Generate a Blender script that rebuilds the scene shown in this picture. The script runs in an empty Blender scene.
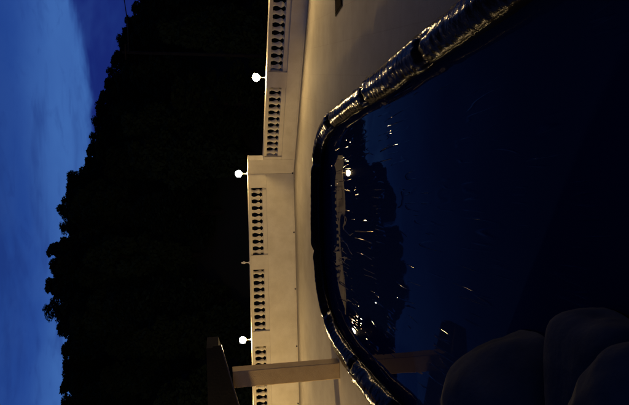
import bpy, bmesh, math, random
from mathutils import Vector, Matrix, noise
random.seed(7)
S = bpy.context.scene
COL = S.collection
rad = math.radians

# ------------------------------------------------------------------ camera
# The photograph was taken with the phone turned on its side: world "up" points to the left edge of the picture.
IW, IH, FPX, EYE = 629.0, 405.0, 523.0, 2.4
PITCH, ROLL = rad(10.6), rad(1.4)
CAM = Vector((0, 0, EYE))
_R = Vector((1, 0, 0)); _F = Vector((0, math.cos(PITCH), -math.sin(PITCH))); _U = Vector((0, math.sin(PITCH), math.cos(PITCH)))
CU = _U * math.cos(ROLL) + _R * math.sin(ROLL)
CR = _R * math.cos(ROLL) - _U * math.sin(ROLL)
cam = bpy.data.cameras.new('camera'); camo = bpy.data.objects.new('camera', cam); COL.objects.link(camo)
cam.sensor_fit = 'HORIZONTAL'; cam.sensor_width = 36.0; cam.lens = 36.0 * FPX / IW
cam.clip_start = 0.05; cam.clip_end = 3000
m = Matrix.Identity(4)
for i, v in enumerate((-CU, CR, -_F)):
    for k in range(3): m[k][i] = v[k]
m.translation = CAM
camo.matrix_world = m
S.camera = camo

def ray(px, py):
    return (_F * FPX - CU * (px - IW / 2) + CR * (IH / 2 - py)).normalized()
def at_y(px, py, Y):
    d = ray(px, py); return CAM + d * (Y / d.y)

# ------------------------------------------------------------------ world: dusk sky with a bank of cloud
W = bpy.data.worlds.new('World'); S.world = W; W.use_nodes = True
nt = W.node_tree; N = nt.nodes; L = nt.links; N.clear()
def wn(t, **k):
    n = N.new(t)
    for a, b in k.items(): setattr(n, a, b)
    return n
def wm(op, a, b=None, c=None, clamp=False):
    n = wn('ShaderNodeMath', operation=op); n.use_clamp = clamp
    for i, v in enumerate((a, b, c)):
        if v is None: continue
        if isinstance(v, (int, float)): n.inputs[i].default_value = v
        else: L.new(v, n.inputs[i])
    return n.outputs[0]
def wmix(f, a, b):
    n = wn('ShaderNodeMix', data_type='RGBA')
    for sock, v in ((n.inputs[0], f), (n.inputs[6], a), (n.inputs[7], b)):
        if isinstance(v, tuple): sock.default_value = (*v, 1)
        elif isinstance(v, (int, float)): sock.default_value = v
        else: L.new(v, sock)
    return n.outputs[2]
tc = wn('ShaderNodeTexCoord')
sep = wn('ShaderNodeSeparateXYZ'); L.new(tc.outputs['Generated'], sep.inputs[0])
def wnoise(scale3, sc, det, rough=0.55, dist=0.0, off=(0, 0, 0)):
    mp = wn('ShaderNodeMapping'); mp.inputs['Scale'].default_value = scale3; mp.inputs['Location'].default_value = off
    L.new(tc.outputs['Generated'], mp.inputs[0])
    n = wn('ShaderNodeTexNoise'); n.inputs['Scale'].default_value = sc; n.inputs['Detail'].default_value = det
    n.inputs['Roughness'].default_value = rough; n.inputs['Distortion'].default_value = dist
    L.new(mp.outputs[0], n.inputs['Vector']); return n.outputs[0]
n_edge = wnoise((1, 1, 3), 4.0, 5, 0.55, 0.3, (3.1, 0.4, 1.7))
n_str = wnoise((1, 1, 5), 3.0, 4, 0.6, 0.6, (0.3, 5.4, 2.2))
n_blot = wnoise((1, 1, 2), 5.0, 4, 0.6, 0.2, (7.3, 1.4, 0.2))
zz = wm('ADD', sep.outputs[2], wm('MULTIPLY', wm('SUBTRACT', n_edge, 0.5), 0.10))
def smooth(v, a, b):
    n = wn('ShaderNodeMapRange', interpolation_type='SMOOTHSTEP'); L.new(v, n.inputs[0])
    n.inputs[1].default_value = a; n.inputs[2].default_value = b; return n.outputs[0]
bank = smooth(zz, 0.203, 0.224)                      # cloud bank above the clear dark strip
glow = wm('MULTIPLY', bank, wm('SUBTRACT', 1.0, smooth(zz, 0.245, 0.33)))
streak = smooth(n_str, 0.50, 0.68)
blot = smooth(n_blot, 0.42, 0.66)
col = wmix(bank, (0.0085, 0.021, 0.170), (0.018, 0.066, 0.310))
col = wmix(wm('MULTIPLY', glow, 0.75), col, (0.058, 0.170, 0.49))
col = wmix(wm('MULTIPLY', streak, 0.55), col, (0.011, 0.034, 0.205))
col = wmix(wm('MULTIPLY', blot, 0.28), col, (0.034, 0.098, 0.36))
fine = wnoise((1, 1, 4), 14.0, 5, 0.62, 0.6, (1.3, 8.4, 4.2))
col = wmix(wm('MULTIPLY', smooth(fine, 0.52, 0.75), 0.30), col, (0.012, 0.037, 0.215))
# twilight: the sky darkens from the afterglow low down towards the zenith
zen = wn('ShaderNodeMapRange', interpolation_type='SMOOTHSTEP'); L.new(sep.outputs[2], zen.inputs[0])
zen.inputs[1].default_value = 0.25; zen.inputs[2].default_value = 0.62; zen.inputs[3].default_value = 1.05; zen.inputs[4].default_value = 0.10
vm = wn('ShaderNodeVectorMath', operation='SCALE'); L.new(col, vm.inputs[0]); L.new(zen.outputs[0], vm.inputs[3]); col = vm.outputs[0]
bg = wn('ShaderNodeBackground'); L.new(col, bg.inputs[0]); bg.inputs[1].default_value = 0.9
sky = wn('ShaderNodeTexSky', sky_type='NISHITA'); sky.sun_disc = False
sky.sun_elevation = rad(-5.0); sky.sun_rotation = rad(200); sky.ozone_density = 4.0
bg2 = wn('ShaderNodeBackground'); L.new(sky.outputs[0], bg2.inputs[0]); bg2.inputs[1].default_value = 0.05
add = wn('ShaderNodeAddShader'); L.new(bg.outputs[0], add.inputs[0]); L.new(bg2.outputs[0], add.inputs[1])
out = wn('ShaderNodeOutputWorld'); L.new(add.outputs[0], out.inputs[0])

S.view_settings.view_transform = 'Standard'; S.view_settings.look = 'None'
S.view_settings.exposure = 0.0; S.view_settings.gamma = 1.0; S.view_settings.use_curve_mapping = False
S.render.engine = 'CYCLES'
S.cycles.max_bounces = 4; S.cycles.diffuse_bounces = 3; S.cycles.glossy_bounces = 3; S.cycles.sample_clamp_indirect = 4.0

GLOBE_POWER = 345.0       # emission of the garden globes
FLOOD_POWER = 1750.0       # the tall garden lamp left of the picture

# ------------------------------------------------------------------ materials
def mat(name, base, rough=0.6, spec=0.5, var=None, vscale=4.0, bump=0.0, bscale=30.0, metal=0.0, emis=None, estr=0.0, det=6):
    M = bpy.data.materials.new(name); M.use_nodes = True
    t = M.node_tree; b = t.nodes['Principled BSDF']
    b.inputs['Base Color'].default_value = (*base, 1); b.inputs['Roughness'].default_value = rough
    b.inputs['Specular IOR Level'].default_value = spec; b.inputs['Metallic'].default_value = metal
    tcn = t.nodes.new('ShaderNodeTexCoord')
    if var:
        n = t.nodes.new('ShaderNodeTexNoise'); n.inputs['Scale'].default_value = vscale; n.inputs['Detail'].default_value = det
        n.inputs['Roughness'].default_value = 0.62
        t.links.new(tcn.outputs['Object'], n.inputs['Vector'])
        mr = t.nodes.new('ShaderNodeMapRange'); mr.inputs[1].default_value = 0.32; mr.inputs[2].default_value = 0.68
        t.links.new(n.outputs[0], mr.inputs[0])
        mx = t.nodes.new('ShaderNodeMix'); mx.data_type = 'RGBA'; mx.inputs[6].default_value = (*base, 1); mx.inputs[7].default_value = (*var, 1)
        t.links.new(mr.outputs[0], mx.inputs[0]); t.links.new(mx.outputs[2], b.inputs['Base Color'])
    if bump:
        n2 = t.nodes.new('ShaderNodeTexNoise'); n2.inputs['Scale'].default_value = bscale; n2.inputs['Detail'].default_value = 5
        t.links.new(tcn.outputs['Object'], n2.inputs['Vector'])
        bp = t.nodes.new('ShaderNodeBump'); bp.inputs['Strength'].default_value = bump; bp.inputs['Distance'].default_value = 0.02
        t.links.new(n2.outputs[0], bp.inputs['Height']); t.links.new(bp.outputs[0], b.inputs['Normal'])
    if emis:
        b.inputs['Emission Color'].default_value = (*emis, 1); b.inputs['Emission Strength'].default_value = estr
    return M
WARM = (1.0, 0.69, 0.32)
M_wall = mat('painted_stucco', (0.72, 0.665, 0.47), 0.8, 0.3, (0.60, 0.54, 0.36), 2.2, 0.25, 45)
M_post = mat('tan_render', (0.56, 0.41, 0.185), 0.8, 0.3, (0.47, 0.335, 0.14), 5.0, 0.25, 60)
M_globe = mat('lit_globe', (0.9, 0.88, 0.8), 0.3, 0.5, emis=WARM, estr=GLOBE_POWER)
M_flood = mat('lit_lamp_head', (0.9, 0.88, 0.8), 0.3, 0.5, emis=(1.0, 0.68, 0.30), estr=FLOOD_POWER)
M_metal = mat('lamp_metal', (0.55, 0.52, 0.45), 0.45, 0.5, (0.42, 0.39, 0.33), 20)
M_hole = mat('drain_pipe', (0.03, 0.025, 0.02), 0.7)
M_roof = mat('dark_roof', (0.006, 0.006, 0.006), 0.8, 0.05, (0.010, 0.009, 0.008), 3, 0.2, 20)
M_gutter = mat('gutter_metal', (0.06, 0.055, 0.05), 0.28, 0.5, metal=0.6)
M_mat = mat('coir_mat', (0.022, 0.014, 0.007), 0.95, 0.02, (0.012, 0.008, 0.004), 30, 0.6, 220)
M_edge = mat('mat_border', (0.010, 0.008, 0.006), 0.9, 0.03)
M_rock = mat('rock', (0.058, 0.062, 0.070), 0.95, 0.05, (0.036, 0.039, 0.045), 2.2, 0.35, 14)
M_leaf = mat('foliage', (0.022, 0.034, 0.013), 0.95, 0.05, (0.014, 0.022, 0.009), 0.6)
M_bark = mat('bark', (0.022, 0.017, 0.013), 0.95, 0.05, (0.013, 0.010, 0.008), 3, 0.5, 12)
M_hill = mat('hill_ground', (0.022, 0.028, 0.014), 0.95, 0.1, (0.035, 0.03, 0.02), 0.15)
M_wire = mat('cable', (0.012, 0.012, 0.012), 0.6)

def nodes_of(M): return M.node_tree, M.node_tree.nodes['Principled BSDF']
# stucco: weathering below the coping and grime at the foot
t, b = nodes_of(M_wall)
# deck: worn grey concrete with wide cast slabs
M_deck = mat('deck_concrete', (0.44, 0.40, 0.305), 0.8, 0.2, (0.33, 0.295, 0.22), 0.9, 0.22, 55)
t, b = nodes_of(M_deck)
tcn = t.nodes.new('ShaderNodeTexCoord')
br = t.nodes.new('ShaderNodeTexBrick'); br.offset = 0.0; br.inputs['Scale'].default_value = 1.0
br.inputs['Brick Width'].default_value = 0.62; br.inputs['Row Height'].default_value = 0.62
br.inputs['Mortar Size'].default_value = 0.008; br.inputs['Mortar Smooth'].default_value = 0.3
br.inputs['Color1'].default_value = (1, 1, 1, 1); br.inputs['Color2'].default_value = (0.96, 0.955, 0.95, 1); br.inputs['Mortar'].default_value = (0.90, 0.89, 0.88, 1)
mpn = t.nodes.new('ShaderNodeMapping'); mpn.inputs['Rotation'].default_value = (0, 0, rad(14))
t.links.new(tcn.outputs['Object'], mpn.inputs[0]); t.links.new(mpn.outputs[0], br.inputs['Vector'])
old = b.inputs['Base Color'].links[0].from_socket
mu = t.nodes.new('ShaderNodeMix'); mu.data_type = 'RGBA'; mu.blend_type = 'MULTIPLY'; mu.inputs[0].default_value = 1.0
t.links.new(old, mu.inputs[6]); t.links.new(br.outputs[0], mu.inputs[7]); t.links.new(mu.outputs[2], b.inputs['Base Color'])

# black film: shiny, creased
def film(name, base, rough, kind):
    M = bpy.data.materials.new(name); M.use_nodes = True
    t = M.node_tree; b = t.nodes['Principled BSDF']; lk = t.links
    b.inputs['Base Color'].default_value = (*base, 1); b.inputs['Roughness'].default_value = rough
    b.inputs['IOR'].default_value = 1.125 if kind == 'cover' else 1.18
    tcn = t.nodes.new('ShaderNodeTexCoord')
    def nz(scale, det, vec=None, dist=0.0):
        n = t.nodes.new('ShaderNodeTexNoise'); n.inputs['Scale'].default_value = scale; n.inputs['Detail'].default_value = det
        n.inputs['Distortion'].default_value = dist
        lk.new(vec or tcn.outputs['Object'], n.inputs['Vector']); return n
    def mp(sc):
        n = t.nodes.new('ShaderNodeMapping'); n.inputs['Scale'].default_value = sc
        lk.new(tcn.outputs['Object'], n.inputs[0]); return n.outputs[0]
    def math_(op, a, b2):
        n = t.nodes.new('ShaderNodeMath'); n.operation = op
        for i, v in enumerate((a, b2)):
            if isinstance(v, (int, float)): n.inputs[i].default_value = v
            else: lk.new(v, n.inputs[i])
        return n.outputs[0]
    def ramp(v, a, c):
        n = t.nodes.new('ShaderNodeMapRange'); n.interpolation_type = 'SMOOTHSTEP'
        n.inputs[1].default_value = a; n.inputs[2].default_value = c; lk.new(v, n.inputs[0]); return n.outputs[0]
    if kind == 'cover':
        # long shallow folds that run mostly along the pool, each fading in and out
        heights = []
        for sc3, sc, wdt, lo, hi, amp, msc in (((2.8, 0.16, 1), 1.5, 0.020, 0.53, 0.64, 0.0050, 0.8), ((2.6, 0.22, 1), 3.0, 0.030, 0.52, 0.63, 0.0024, 1.2),
                                               ((1.5, 0.35, 1), 1.7, 0.018, 0.55, 0.66, 0.0035, 0.7)):
            nn = nz(sc, 1, mp(sc3), 0.15).outputs[0]
            rid = math_('ABSOLUTE', math_('SUBTRACT', nn, 0.5), 0.0)
            crease = math_('SUBTRACT', 1.0, ramp(rid, 0.0, wdt))
            mk = ramp(nz(msc, 2).outputs[0], lo, hi)
            heights.append(math_('MULTIPLY', math_('MULTIPLY', crease, mk), amp))
        und = math_('MULTIPLY', nz(0.7, 1).outputs[0], 0.005)
        h = math_('ADD', math_('ADD', math_('ADD', heights[0], heights[1]), heights[2]), und)
        bp = t.nodes.new('ShaderNodeBump'); bp.inputs['Strength'].default_value = 1.0; bp.inputs['Distance'].default_value = 1.0
    else:
        h1 = math_('MULTIPLY', nz(14, 3, None, 0.5).outputs[0], 0.006)
        h2 = math_('MULTIPLY', nz(40, 2, None, 0.3).outputs[0], 0.001)
        h = math_('ADD', h1, h2)
        bp = t.nodes.new('ShaderNodeBump'); bp.inputs['Strength'].default_value = 0.9; bp.inputs['Distance'].default_value = 1.0
    lk.new(h, bp.inputs['Height']); lk.new(bp.outputs[0], b.inputs['Normal'])
    return M
M_cover = film('cover_film', (0.003, 0.009, 0.050), 0.02, 'cover')
M_bag = film('bag_film', (0.003, 0.003, 0.004), 0.17, 'bag')

# ------------------------------------------------------------------ mesh helpers
def tag(o, label=None, cat=None, group=None, kind=None):
    if label: o['label'] = label
    if cat: o['category'] = cat
    if group: o['group'] = group
    if kind: o['kind'] = kind
    return o
def link(name, me, parent=None, loc=None, rz=0.0):
    o = bpy.data.objects.new(name, me); COL.objects.link(o)
    if parent: o.parent = parent
    if loc: o.location = loc
    if rz: o.rotation_euler.z = rz
    return o
def empty(name, loc=(0, 0, 0), rz=0.0):
    o = bpy.data.objects.new(name, None); COL.objects.link(o); o.location = loc; o.rotation_euler.z = rz
    o.empty_display_size = 0.1
    return o
def to_mesh(name, bm, material, smooth=False):
    bmesh.ops.recalc_face_normals(bm, faces=bm.faces)
    me = bpy.data.meshes.new(name); bm.to_mesh(me); bm.free()
    me.materials.append(material)
    if smooth:
        for p in me.polygons: p.use_smooth = True
    return me
def box_mesh(name, x0, x1, y0, y1, z0, z1, material, bev=0.0):
    bm = bmesh.new()
    bmesh.ops.create_cube(bm, size=1.0)
    for v in bm.verts:
        v.co = Vector((x0 + (v.co.x + .5) * (x1 - x0), y0 + (v.co.y + .5) * (y1 - y0), z0 + (v.co.z + .5) * (z1 - z0)))
    if bev: bmesh.ops.bevel(bm, geom=list(bm.edges), offset=bev, segments=2, affect='EDGES', profile=0.5)
    return to_mesh(name, bm, material)
def lathe_mesh(name, prof, material, seg=16, smooth=True):
    bm = bmesh.new(); rings = []
    for r, z in prof:
        rings.append([bm.verts.new((r * math.cos(2 * math.pi * k / seg), r * math.sin(2 * math.pi * k / seg), z)) for k in range(seg)])
    for a, b2 in zip(rings, rings[1:]):
        for k in range(seg): bm.faces.new((a[k], a[(k + 1) % seg], b2[(k + 1) % seg], b2[k]))
    bm.faces.new(rings[0]); bm.faces.new(rings[-1])
    return to_mesh(name, bm, material, smooth)
def tube(bm, pts, radii, seg=8):
    prev = None; n = len(pts); frame_x = None
    for i, (p, r) in enumerate(zip(pts, radii)):
        d = (pts[min(i + 1, n - 1)] - pts[max(i - 1, 0)]).normalized()
        if frame_x is None:
            frame_x = d.orthogonal().normalized()
        frame_x = (frame_x - d * frame_x.dot(d)).normalized(); fy = d.cross(frame_x)
        ring = [bm.verts.new(p + (frame_x * math.cos(2 * math.pi * k / seg) + fy * math.sin(2 * math.pi * k / seg)) * r) for k in range(seg)]
        if prev:
            for k in range(seg): bm.faces.new((prev[k], prev[(k + 1) % seg], ring[(k + 1) % seg], ring[k]))
        else: bm.faces.new(ring)
        prev = ring
    bm.faces.new(prev)

# ------------------------------------------------------------------ pool outline
ctrl = [(1.50, 1.35), (1.52, 4.0), (1.53, 7.0), (1.53, 9.4), (1.48, 10.6), (1.16, 11.40), (0.55, 11.80), (-0.6, 11.95), (-1.45, 11.85),
        (-2.18, 11.35), (-2.60, 10.4), (-2.76, 9.1), (-2.78, 7.6), (-2.74, 6.3), (-2.45, 5.2), (-1.75, 4.3), (-1.1, 3.4), (-0.78, 2.4), (-0.66, 1.5), (0.4, 1.2)]
def catmull(P, n=16):
    out = []; K = len(P)
    for i in range(K):
        p0, p1, p2, p3 = (Vector((*P[(i + k) % K], 0)) for k in (-1, 0, 1, 2))
        for j in range(n):
            t = j / n
            out.append(0.5 * ((2 * p1) + (p2 - p0) * t + (2 * p0 - 5 * p1 + 4 * p2 - p3) * t * t + (3 * p1 - p0 - 3 * p2 + p3) * t ** 3))
    return out
def resample(P, step):
    Q = P + [P[0]]; out = []; acc = 0.0; nxt = 0.0
    for a, b2 in zip(Q, Q[1:]):
        l = (b2 - a).length
        while nxt <= acc + l - 1e-9:
            out.append(a.lerp(b2, (nxt - acc) / l)); nxt += step
        acc += l
    return out
OUT = resample(catmull(ctrl), 0.08)
if (OUT[-1] - OUT[0]).length < 0.04: OUT.pop()
NO = len(OUT)
CEN = Vector((-0.45, 6.6, 0))
def normals(P):
    r = []
    for i in range(len(P)):
        d = P[(i + 1) % len(P)] - P[i - 1]; nn = Vector((d.y, -d.x, 0)).normalized(); r.append(nn)
    return r
NRM = normals(OUT)
def off(d): return [p + n * d for p, n in zip(OUT, NRM)]

# ------------------------------------------------------------------ ground: terrace deck, hillside
K0 = Vector((0.93, 16.30, 0)); RD = Vector((4.22, -3.25, 0)).normalized(); RANG = math.atan2(RD.y, RD.x)
RN = Vector((RD.y, -RD.x, 0))             # faces the pool (towards -x,-y)
if RN.y > 0: RN = -RN
poly = [Vector((-12.0, 16.42, 0)), Vector((0.97, 16.42, 0)), K0 + RD * 12.0 - RN * 0.12, Vector(((K0 + RD * 12.0).x + .1, -4, 0)), Vector((-12.0, -4, 0))]
def hit(c, d):
    best = None
    for a, b2 in zip(poly, poly[1:] + poly[:1]):
        e = b2 - a; den = d.x * e.y - d.y * e.x
        if abs(den) < 1e-9: continue
        w = a - c; t = (w.x * e.y - w.y * e.x) / den; s = (w.x * d.y - w.y * d.x) / den
        if t > 0 and -1e-6 <= s <= 1 + 1e-6 and (best is None or t < best): best = t
    return c + d * best
bm = bmesh.new()
inner = off(0.09); rings = []
low = [bm.verts.new((p.x, p.y, -0.3)) for p in inner]; top = [bm.verts.new((p.x, p.y, 0)) for p in inner]
rings = [low, top]
outer = [hit(CEN, (p - CEN).normalized()) for p in inner]
for f in (0.15, 0.4, 0.7, 1.0): rings.append([bm.verts.new(a.lerp(b2, f)) for a, b2 in zip(inner, outer)])
rings.append([bm.verts.new((p.x, p.y, -4.5)) for p in outer])
for a, b2 in zip(rings, rings[1:]):
    for k in range(NO): bm.faces.new((a[k], a[(k + 1) % NO], b2[(k + 1) % NO], b2[k]))
tag(link('pool_deck', to_mesh('pool_deck', bm, M_deck)), kind='structure')

skyline = [(-140, 170), (-60, 158), (-28, 150), (-14, 146), (0, 139), (10, 133), (24, 125), (34, 121), (44, 117), (58, 112), (72, 108), (84, 104), (98, 98), (112, 95), (124, 93),
           (138, 91), (150, 87), (163, 84), (182, 66), (192, 66), (209, 59), (228, 60), (251, 46), (268, 50), (287, 45.6), (310, 45), (330, 57), (350, 61), (369, 62), (385, 61), (405, 62), (420, 64), (436, 66), (470, 72), (600, 84)]
YR = 75.0
prof = sorted([(at_y(x, y, YR).x, at_y(x, y, YR).z) for y, x in skyline])
def interp(v):
    if v <= prof[0][0]: return prof[0][1]
    for (a, za), (b2, zb) in zip(prof, prof[1:]):
        if v <= b2: return za + (zb - za) * (v - a) / (b2 - a)
    return prof[-1][1]
def ridge(x): return sum(interp(x + d) for d in (-5, -2.5, 0, 2.5, 5)) / 5 - 8.6
def terrain(x, y):
    xs = x * YR / max(y, 30)
    r = ridge(max(min(xs, 60), -60)) + 0.6 * noise.noise(Vector((x * 0.05, y * 0.05, 0)))
    if y < 26: return -4.6
    t = min((y - 26) / (YR - 26), 1.0); t = t * t * (3 - 2 * t)
    z = -4.6 + (r + 4.6) * t
    if y > YR: z -= min((y - YR) * 0.12, 40)
    return z
bm = bmesh.new()
xs = [-1500, -600, -300] + list(range(-150, 151, 6)) + [300, 600, 1500]
ys = [-1500, -600, -200, -60, -20, 0, 10, 17, 22] + list(range(26, 80, 3)) + [84, 92, 105, 130, 200, 400, 900, 1800]
g = [[bm.verts.new((x, y, terrain(x, y))) for x in xs] for y in ys]
for j in range(len(ys) - 1):
    for i in range(len(xs) - 1): bm.faces.new((g[j][i], g[j][i + 1], g[j + 1][i + 1], g[j + 1][i]))
tag(link('hillside', to_mesh('hillside', bm, M_hill, True)), kind='structure')

# ------------------------------------------------------------------ balustrade walls
BH = 0.34; THK = 0.25
baluster_me = lathe_mesh('baluster', [(0.060, 0.0), (0.062, 0.025), (0.040, 0.04), (0.038, 0.055), (0.066, 0.085), (0.080, 0.115), (0.076, 0.145), (0.055, 0.185),
                                       (0.043, 0.22), (0.039, 0.26), (0.042, 0.285), (0.056, 0.297), (0.046, 0.308), (0.060, 0.322), (0.062, BH)], M_wall, 14)
def wall(name, label, cat, loc, rz, length, top, pad, bays, drains, solid=None):
    """local x runs along the wall, -y faces the pool; bays = list of (x0, x1) openings"""
    o = empty(name, loc, rz); tag(o, label, cat)
    zb = top - 0.565
    link('plinth', box_mesh('plinth', pad, length, 0.0, THK, -4.8, zb, M_wall, 0.006), o)
    link('skirting', box_mesh('skirting', pad + .02, length, -0.018, -0.001, 0.0, 0.045, M_wall, 0.005), o)
    edges = [pad] + [v for b2 in bays for v in b2] + [length]
    for a, b2 in zip(edges[0::2], edges[1::2]):
        if b2 - a > 0.02:
            link('pier', box_mesh('pier', a, b2, 0.0, THK, zb + 0.001, top - 0.036, M_wall, 0.006), o)
    for a, b2 in bays:
        link('bottom_rail', box_mesh('bottom_rail', a - .01, b2 + .01, 0.045, THK - 0.045, zb - .01, zb + 0.125, M_wall, 0.006), o)
        link('top_rail', box_mesh('top_rail', a - .01, b2 + .01, 0.035, THK - 0.035, zb + 0.125 + BH, top - 0.036, M_wall, 0.006), o)
        n = round((b2 - a) / 0.209); st = (b2 - a) / n
        for k in range(n):
            bo = link('baluster', baluster_me, o, (a + (k + .5) * st, THK / 2, zb + 0.123))
            bo.rotation_euler.z = k * 0.7
    link('coping', box_mesh('coping', pad, length, -0.008, THK + 0.008, top - 0.035, top, M_wall, 0.008), o)
    for x in drains:
        bm = bmesh.new(); tube(bm, [Vector((x, 0.03, 0.034)), Vector((x, -0.028, 0.033))], [0.024, 0.024], 10)
        link('drain_pipe', to_mesh('drain_pipe', bm, M_hole), o)
    return o
LX0 = -12.0
lp = lambda x: x - LX0
wall('balustrade_wall', 'taller cream balustrade wall facing the far end of the covered pool', 'balustrade', (LX0, 16.30, 0), 0, lp(0.93), 1.43, 0.0,
     [(lp(-11.3), lp(-9.35)), (lp(-8.9), lp(-6.9)), (lp(-6.44), lp(-4.43)), (lp(-3.96), lp(-2.04)), (lp(-1.60), lp(0.50))],
     [lp(-0.92), lp(-2.70), lp(-4.5), lp(-6.3)])
# corner pier: the tall wall turns the corner for half a metre
cp = empty('corner_pier', (K0.x, K0.y, 0), RANG)
tag(cp, 'tall cream corner pier where the higher wall steps down to the lower one', 'pier')
link('shaft', box_mesh('shaft', 0.002, 0.52, 0.0, THK, -4.8, 1.394, M_wall, 0.006), cp)
link('coping', box_mesh('coping', 0.002, 0.53, -0.008, THK + 0.008, 1.395, 1.43, M_wall, 0.008), cp)
bm = bmesh.new(); tube(bm, [Vector((0.02, 0.03, 0.034)), Vector((0.02, -0.028, 0.033))], [0.024, 0.024], 10)
link('drain_pipe', to_mesh('drain_pipe', bm, M_hole), cp)
wall('balustrade_wall', 'lower cream balustrade wall angled along the right side of the deck', 'balustrade', (K0.x, K0.y, 0), RANG, 12.0, 0.97, 0.523,
     [(0.62, 2.90), (3.36, 5.66), (6.12, 8.4), (8.86, 11.1)], [])

# ------------------------------------------------------------------ lamps
glass_me = lathe_mesh('globe', [(0.02, -0.104)] + [(0.105 * math.sin(a), -0.105 * math.cos(a)) for a in [math.pi * k / 10 for k in range(1, 10)]] + [(0.006, 0.105)], M_globe, 24)
stem_me = lathe_mesh('stem', [(0.024, 0.03), (0.015, 0.045), (0.013, 0.12), (0.020, 0.135), (0.030, 0.15), (0.036, 0.165), (0.036, 0.178)], M_metal, 14)
base_me = lathe_mesh('base', [(0.055, 0.0), (0.055, 0.012), (0.040, 0.02), (0.026, 0.031)], M_metal, 16)
def globe_lamp(loc, label):
    o = empty('globe_lamp', loc); tag(o, label, 'lamp', 'globe lamps on the balustrade')
    link('base', base_me, o); link('stem', stem_me, o)
    link('globe', glass_me, o, (0, 0, 0.276))
    return o
yc = 16.30 + THK / 2
def rw(s): return K0 + RD * s - RN * (THK / 2)
globe_lamp((-4.22, yc, 1.43), 'lit globe lamp on the tall wall beside the tan post')
globe_lamp((0.95, 16.42, 1.43), 'lit globe lamp on the tall corner pier')
p = rw(3.14); globe_lamp((p.x, p.y, 0.97), 'lit globe lamp on the lower angled wall')
p = rw(5.89); globe_lamp((p.x, p.y, 0.97), 'lit globe lamp on the next pier right along the lower wall')
p = rw(8.63); globe_lamp((p.x, p.y, 0.97), 'lit globe lamp farthest right along the lower wall')
globe_lamp((-6.67, yc, 1.43), 'lit globe lamp on the tall wall left of the tan post')
# lamp holder that has lost its globe
o = empty('unlit_lamp_holder', (-1.82, yc, 1.43)); tag(o, 'small unlit pointed lamp holder on the pier between two lit globes', 'lamp')
link('base', base_me, o); link('stem', stem_me, o)
link('socket', lathe_mesh('socket', [(0.030, 0.178), (0.040, 0.185), (0.040, 0.192), (0.024, 0.200), (0.022, 0.215)], M_metal, 12), o)
link('bulb', lathe_mesh('bulb', [(0.021, 0.2155), (0.026, 0.225), (0.023, 0.24), (0.012, 0.258), (0.003, 0.27)], M_metal, 12), o)
# garden lamp left of the picture, whose warm light falls on the post, deck and wall faces
o = empty('garden_lamp_post', (-10.0, 9.2, 0)); tag(o, 'garden lamp post with one large lit globe left of the tan post', 'lamp post')
link('pole', lathe_mesh('pole', [(0.10, 0), (0.10, 0.05), (0.05, 0.09), (0.04, 0.2), (0.032, 2.25), (0.05, 2.28), (0.06, 2.36)], M_metal, 16), o)
link('globe', lathe_mesh('globe', [(0.03, 2.361)] + [(0.17 * math.sin(a), 2.53 - 0.17 * math.cos(a)) for a in [math.pi * k / 8 for k in range(1, 8)]] + [(0.006, 2.70)], M_flood, 12), o)

# ------------------------------------------------------------------ pool cover (one sheet that laps over the edge, under the bags)
bm = bmesh.new(); rings = []
fr = [0.0] + [((k + 1) / 46) ** 0.8 for k in range(46)]
def cz(x, y, k):
    return -0.052 + k * (0.006 * noise.noise(Vector((x * 1.1, y * 1.1, 3))) )
for f in fr[1:]:
    ring = []
    for p in OUT:
        q = CEN.lerp(p, f * 0.985 if f < 1 else 0.985); ring.append(bm.verts.new((q.x, q.y, cz(q.x, q.y, 1 - f ** 6))))
    rings.append(ring)
for d, z in ((0.0, -0.052), (0.06, -0.050), (0.082, -0.02), (0.10, 0.006), (0.14, 0.010), (0.24, 0.010), (0.33, 0.012), (0.38, 0.009)):
    ring = []
    for i, p in enumerate(off(0)):
        w = noise.noise(Vector((p.x * 2.3, p.y * 2.3, 1))) + 0.6 * noise.noise(Vector((p.x * 7, p.y * 7, 5)))
        dd = d + (0.07 * w if d > 0.3 else (0.02 * w if d > 0.2 else 0))
        q = p + NRM[i] * dd
        zz_ = z + (0.012 * abs(noise.noise(Vector((q.x * 9, q.y * 9, 2)))) if d > 0.1 else 0)
        ring.append(bm.verts.new((q.x, q.y, zz_)))
    rings.append(ring)
c0 = bm.verts.new((CEN.x, CEN.y, -0.052))
for k in range(NO): bm.faces.new((c0, rings[0][k], rings[0][(k + 1) % NO]))
for a, b2 in zip(rings, rings[1:]):
    for k in range(NO): bm.faces.new((a[k], a[(k + 1) % NO], b2[(k + 1) % NO], b2[k]))
o = link('pool_cover', to_mesh('pool_cover', bm, M_cover, True))
tag(o, 'shiny dark plastic sheet stretched over the pool, reflecting lamps and sky', 'pool cover')

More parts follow.
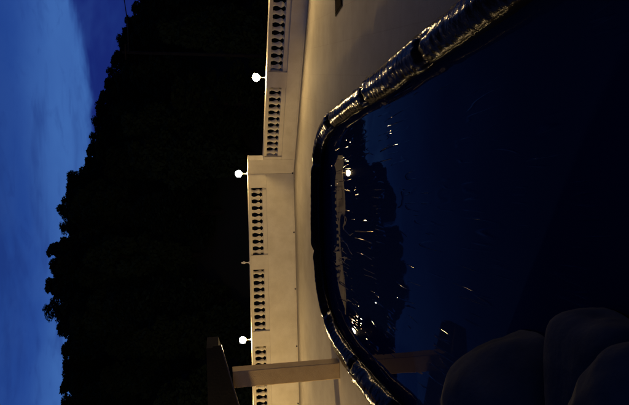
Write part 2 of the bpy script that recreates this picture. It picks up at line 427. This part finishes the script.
# ------------------------------------------------------------------ water bags that weigh the cover down
BPATH = resample([p + n * 0.12 for p, n in zip(OUT, NRM)], 0.03)
def nearest(x, y): return min(range(len(BPATH)), key=lambda i: (BPATH[i].x - x) ** 2 + (BPATH[i].y - y) ** 2)
def bag(i0, i1, label, seed, hw=0.19, ht=0.25, twist=0.0):
    n = len(BPATH); idx = [(i0 + k) % n for k in range(((i1 - i0) % n) + 1)]
    idx = [(i0 - 3 + k) % n for k in range(((i1 - i0) % n) + 7)]
    bm = bmesh.new(); prev = None; m_ = len(idx); SEG = 30
    for j, ii in enumerate(idx):
        p = BPATH[ii]; d = (BPATH[(ii + 2) % n] - BPATH[ii - 2]).normalized(); sd = Vector((d.y, -d.x, 0))
        s = j * 0.03; e = min(j, m_ - 1 - j) * 0.03
        k = min(1.0, e / 0.30); k = 0.28 + 0.72 * math.sin(k * math.pi / 2)
        sag = 1 + 0.09 * noise.noise(Vector((s * 1.3, seed, 0)))
        gather = max(0.0, 1 - e / 0.55)
        ring = []
        for q in range(SEG):
            a = 2 * math.pi * q / SEG
            ca, sa = math.cos(a), math.sin(a)
            rr = 1 + 0.05 * noise.noise(Vector((ca * 1.6, sa * 1.6, s * 2.2 + seed * 9)))
            # cross folds (tight along the length) and long gathers at the tied ends
            rr += 0.028 * noise.noise(Vector((ca * 1.2, sa * 1.2 + 4, s * 13 + seed * 5))) + 0.012 * noise.noise(Vector((ca * 2.5 + 9, sa * 2.5, s * 30 + seed)))
            rr += gather * 0.09 * math.sin(a * 9 + 2 * noise.noise(Vector((s * 3, seed, 1))))
            ww = hw * (0.55 + 0.45 * k) * sag * rr; hh = ht * (0.35 + 0.65 * k) * rr
            zc = 0.5 + 0.5 * (sa if sa > 0 else max(sa * 1.25, -1.0) )
            lat = ca * ww * (1.0 if sa > -0.2 else 1.0 - 0.12 * abs(sa))
            wob = 0.03 * noise.noise(Vector((s * 0.9, seed * 3.7, 2)))
            P = p + sd * (lat + wob)
            drop = 0.066 * min(1.0, max(0.0, (-lat - wob - 0.02) / 0.10)) * (1 - 0.6 * max(0, sa))
            ring.append(bm.verts.new((P.x, P.y, 0.024 + hh * zc - drop)))
        if prev:
            for q in range(SEG): bm.faces.new((prev[q], prev[(q + 1) % SEG], ring[(q + 1) % SEG], ring[q]))
        else: bm.faces.new(ring)
        prev = ring
    bm.faces.new(prev)
    o = link('water_bag', to_mesh('water_bag', bm, M_bag, True))
    return tag(o, label, 'bag', 'black water bags around the pool')
breaks = [(1.66, 2.4), (1.66, 5.4), (1.66, 7.75), (1.64, 10.2), (0.85, 11.8), (-1.1, 12.05), (-2.45, 11.1), (-2.88, 8.8), (-2.9, 6.6)]
labels = ['black plastic tube bag on right pool edge, nearest the camera',
          'wrinkled black tube bag on right pool edge, second from the camera',
          'black plastic tube bag on right pool edge, third from the camera',
          'black plastic tube bag curving round the far right pool corner',
          'black plastic tube bag along the far pool edge facing the tall wall',
          'black plastic tube bag curving round the far left pool corner',
          'creased black tube bag at the foot of the tan post',
          'creased black tube bag on left pool edge, nearer than the tan post']
bi = [nearest(*b2) for b2 in breaks]
for k in range(len(bi) - 1):
    bag(bi[k], bi[k + 1], labels[k], k * 1.37 + 0.5, 0.19 + 0.02 * math.sin(k * 2.1), 0.20 + 0.02 * math.cos(k * 1.7))

# ------------------------------------------------------------------ pavilion at the left: tan post and dark roof
pv = empty('pavilion', (-3.46, 10.62, 0)); tag(pv, 'tan square post holding up a dark sloping pavilion roof', 'pavilion')
link('post', box_mesh('post', -0.165, 0.165, -0.165, 0.165, 0.0, 2.17, M_post, 0.012), pv)
def prism(name, prof2, y0, y1, material):
    bm = bmesh.new()
    A = [bm.verts.new((x, y0, z)) for x, z in prof2]; B = [bm.verts.new((x, y1, z)) for x, z in prof2]
    bm.faces.new(A); bm.faces.new(B)
    for k in range(len(A)): bm.faces.new((A[k], A[(k + 1) % len(A)], B[(k + 1) % len(A)], B[k]))
    return link(name, to_mesh(name, bm, material), pv)
sl = 0.262
zr = lambda x: 2.44 + sl * (x - 0.72)           # underside of the sloping roof, local x
rf = prism('roof', [(0.70, zr(.70)), (0.70, 2.66), (-1.9, 2.66), (-1.9, zr(-1.9))], -0.30, 0.55, M_roof)
def roof_bar(name, x0, x1, lo, hi, y0, y1, material):
    bm = bmesh.new(); vs = []
    for y in (y0, y1):
        vs.append([bm.verts.new((x, y, zr(x) + h)) for x, h in ((x0, lo), (x1, lo), (x1, hi), (x0, hi))])
    A, B = vs; bm.faces.new(A); bm.faces.new(B)
    for k in range(4): bm.faces.new((A[k], A[(k + 1) % 4], B[(k + 1) % 4], B[k]))
    me = to_mesh(name, bm, material); ob = link(name, me, rf); return ob
roof_bar('barge_board', -1.88, 0.74, -0.05, 0.10, -0.345, -0.303, M_roof)
roof_bar('edge_trim', -1.88, 0.75, -0.075, -0.052, -0.36, -0.30, M_gutter)
for x in (-1.6,):
    link('post', box_mesh('post', x - .165, x + .165, -0.28, 0.05, 0.0, zr(x) + 0.05, M_post, 0.012), pv)

# ------------------------------------------------------------------ mat on the deck, right
mo = empty('floor_mat', (4.05, 9.76, 0.0)); tag(mo, 'flat dark brown mat lying on the pale deck at the right', 'mat')
link('border', box_mesh('border', -0.40, 0.40, -0.275, 0.275, 0.003, 0.016, M_edge, 0.004), mo)
link('pile', box_mesh('pile', -0.36, 0.36, -0.235, 0.235, 0.0165, 0.026, M_mat, 0.003), mo)

# ------------------------------------------------------------------ boulders close to the camera
def boulder(loc, radii, seed, label, power=2.0, rz=0.0, rough=0.10):
    bm = bmesh.new(); bmesh.ops.create_icosphere(bm, subdivisions=5, radius=1.0)
    for v in bm.verts:
        d = v.co.normalized()
        k = (abs(d.x) ** power + abs(d.y) ** power + abs(d.z) ** power) ** (-1 / power)
        q = d * k
        s = 1 + rough * noise.noise(d * 1.3 + Vector((seed, 0, 0))) + rough * 0.45 * noise.noise(d * 3.1 + Vector((0, seed, 0))) + rough * 0.12 * noise.noise(d * 9 + Vector((0, 0, seed)))
        v.co = Vector((q.x * radii[0], q.y * radii[1], q.z * radii[2])) * s
    zmin = -loc[2]
    for v in bm.verts:
        if v.co.z < zmin - 0.03: v.co.z = zmin - 0.03
    o = link('boulder', to_mesh('boulder', bm, M_rock, True), None, loc, rz)
    return tag(o, label, 'rock', 'rocks beside the pool')
boulder((-1.95, 3.72, -0.02), (0.84, 0.70, 0.76), 2.3, 'large dark domed boulder at the near left pool edge', 2.2, 0.2, 0.09)
boulder((-1.33, 2.80, -0.04), (0.60, 0.36, 0.40), 5.1, 'squared dark rock with a flat top in front of the domed boulder', 5.0, 0.03, 0.05)
boulder((-1.06, 2.02, 0.40), (0.40, 0.30, 0.48), 8.8, 'small rounded dark rock leaning on the squared rock', 2.2, 0.3, 0.09)

# ------------------------------------------------------------------ trees
def tree_protos(seed, h, wide, conic):
    rnd = random.Random(seed)
    bm = bmesh.new()
    top = Vector((0.25 * rnd.uniform(-1, 1), 0.25 * rnd.uniform(-1, 1), h * 0.93))
    pts = [Vector((0, 0, -0.6)).lerp(top, t) + Vector((0.10 * math.sin(t * 5 + seed), 0.10 * math.cos(t * 4 + seed), 0)) for t in [k / 9 for k in range(10)]]
    tube(bm, pts, [0.24 * (1 - t) + 0.025 for t in [k / 9 for k in range(10)]], 8)
    lobes = []
    nl = 29
    for k in range(nl):
        t = 0.08 + 0.90 * (k + rnd.random()) / nl
        env = wide * (math.sin(math.pi * min(1, (t + 0.10) / 1.15)) ** 0.7 if not conic else (1.12 - t) * 1.25)
        a = k * 2.4 + rnd.uniform(-.5, .5); r = env * rnd.uniform(0.45, 0.9)
        c = Vector((r * math.cos(a), r * math.sin(a), t * h)); 
        lr = rnd.uniform(0.75, 1.15) * (0.75 if t > 0.85 else 1.0)
        lobes.append((c, lr))
        b0 = Vector((0, 0, -0.6)).lerp(top, min(0.95, max(0.15, t - 0.10)))
        tube(bm, [b0, b0.lerp(c, 0.5) + Vector((0, 0, 0.1)), c], [0.07 * (1.2 - t), 0.05 * (1.2 - t), 0.012], 5)
    lobes.append((Vector((top.x, top.y, h * 0.95)), 0.5))
    trunk = to_mesh('trunk', bm, M_bark)
    bm = bmesh.new()
    for c, lr in lobes:
        for q in range(int(230 * lr)):
            d = Vector((rnd.gauss(0, 1), rnd.gauss(0, 1), rnd.gauss(0, 1))).normalized() * lr * rnd.random() ** 0.4
            d.z *= 0.85
            p = c + d
            u = Vector((rnd.gauss(0, 1), rnd.gauss(0, 1), rnd.gauss(0, 1))).normalized(); v = u.orthogonal().normalized()
            s = rnd.uniform(0.14, 0.30)
            bm.faces.new([bm.verts.new(p + u * s * x + v * s * 0.6 * y) for x, y in ((-1, 0), (0, -1), (1, 0), (0, 1))])
    me = bpy.data.meshes.new('crown'); bm.to_mesh(me); bm.free(); me.materials.append(M_leaf)
    return trunk, me
protos = [tree_protos(11, 11.0, 1.9, False), tree_protos(23, 11.0, 2.1, True), tree_protos(37, 11.0, 2.3, False), tree_protos(41, 11.0, 1.7, False), tree_protos(59, 11.0, 2.0, True)]
def plant(x, y, ztop, k, label, group):
    zg = terrain(x, y)
    if group == 'trees on the slope':            # trees lower down stay below the treetops of the ridge
        ztop = min(ztop, CAM.z + (interp(x * YR / y) - CAM.z) * y / YR - 1.0)
        if ztop - zg < 4.0: return
    sc = max(ztop - zg, 4.0) / 11.1
    o = empty('tree', (x, y, zg), random.uniform(0, 6.28)); o.scale = (random.uniform(.9, 1.15), random.uniform(.9, 1.15), sc)
    tag(o, label, 'tree', group)
    link('trunk', protos[k][0], o); link('crown', protos[k][1], o)
rt = random.Random(5)
ORD = 'first second third fourth fifth sixth seventh eighth ninth tenth eleventh twelfth thirteenth fourteenth fifteenth'.split()
sky_trees = [q for q in skyline if -20 <= q[0] <= 425]
def sky_label(i):
    n = len(sky_trees); j = n - 1 - i
    return 'black treetop on the skyline, %s from the %s edge of the picture' % ((ORD[i], 'top') if i <= j else (ORD[j], 'bottom'))
for i, (py, px) in enumerate(sky_trees):
    Y = YR - 3 + rt.uniform(-2.5, 4)
    P = at_y(px, py, Y)
    plant(P.x, Y, P.z, [0, 3, 2, 1, 4][i % 5], sky_label(i), 'trees along the skyline')
    if i % 2 == 0:
        Y2 = YR - 8 + rt.uniform(-2, 2); P = at_y(px + rt.uniform(9, 15), py + rt.uniform(4, 9), Y2)
        plant(P.x, Y2, P.z, (i * 3) % 5, 'dark tree on the black wooded slope below the skyline', 'trees on the slope')
for i, py in enumerate([437 + 13 * k for k in range(13)] + [-28 - 13 * k for k in range(9)]):
    px = 66 + (py - 437) * 0.11 if py > 0 else 150 - (py + 28) * 0.2
    Y = YR - 3 + rt.uniform(-2.5, 4); P = at_y(px + rt.uniform(-3, 5), py, Y)
    plant(P.x, Y, P.z, i % 5, 'dark tree on the black wooded slope below the skyline', 'trees on the slope')
for i in range(44):
    Y = rt.uniform(60, 71); x = (-0.50 + 1.02 * (i + rt.random()) / 44) * Y
    plant(x, Y, terrain(x, Y) + rt.uniform(6.5, 8.5), (i * 2) % 5, 'dark tree on the black wooded slope below the skyline', 'trees on the slope')
for i in range(46):
    Y = rt.uniform(38, 64); x = rt.uniform(-0.46, 0.48) * Y
    plant(x, Y, terrain(x, Y) + rt.uniform(7, 10), i % 5, 'dark tree on the black wooded slope below the skyline', 'trees on the slope')

# ------------------------------------------------------------------ overhead cable between two poles
YC = 34.0
a = at_y(128, 52, YC); b_ = at_y(112, -46, YC)
for P, lb in ((a, 'dark utility pole hidden against the wooded slope'), (b_, 'dark utility pole right of the trees carrying the cable')):
    zg = terrain(P.x, P.y)
    bm = bmesh.new(); tube(bm, [Vector((0, 0, -0.8)), Vector((0, 0, P.z - zg + 0.35))], [0.13, 0.09], 12)
    o = empty('utility_pole', (P.x, P.y + 0.12, zg)); tag(o, lb, 'utility pole')
    link('shaft', to_mesh('shaft', bm, M_bark, True), o)
    link('crossarm', box_mesh('crossarm', -0.5, 0.5, -0.16, -0.10, P.z - zg + 0.10, P.z - zg + 0.2, M_bark, 0.01), o)
bm = bmesh.new(); pts = []
for k in range(25):
    t = k / 24; q = a.lerp(b_, t); q.z -= 0.28 * 4 * t * (1 - t); pts.append(q)
tube(bm, pts, [0.028] * 25, 6)
tag(link('overhead_cable', to_mesh('overhead_cable', bm, M_wire, True)), 'thin dark overhead cable crossing the sky beside the treetops', 'cable')
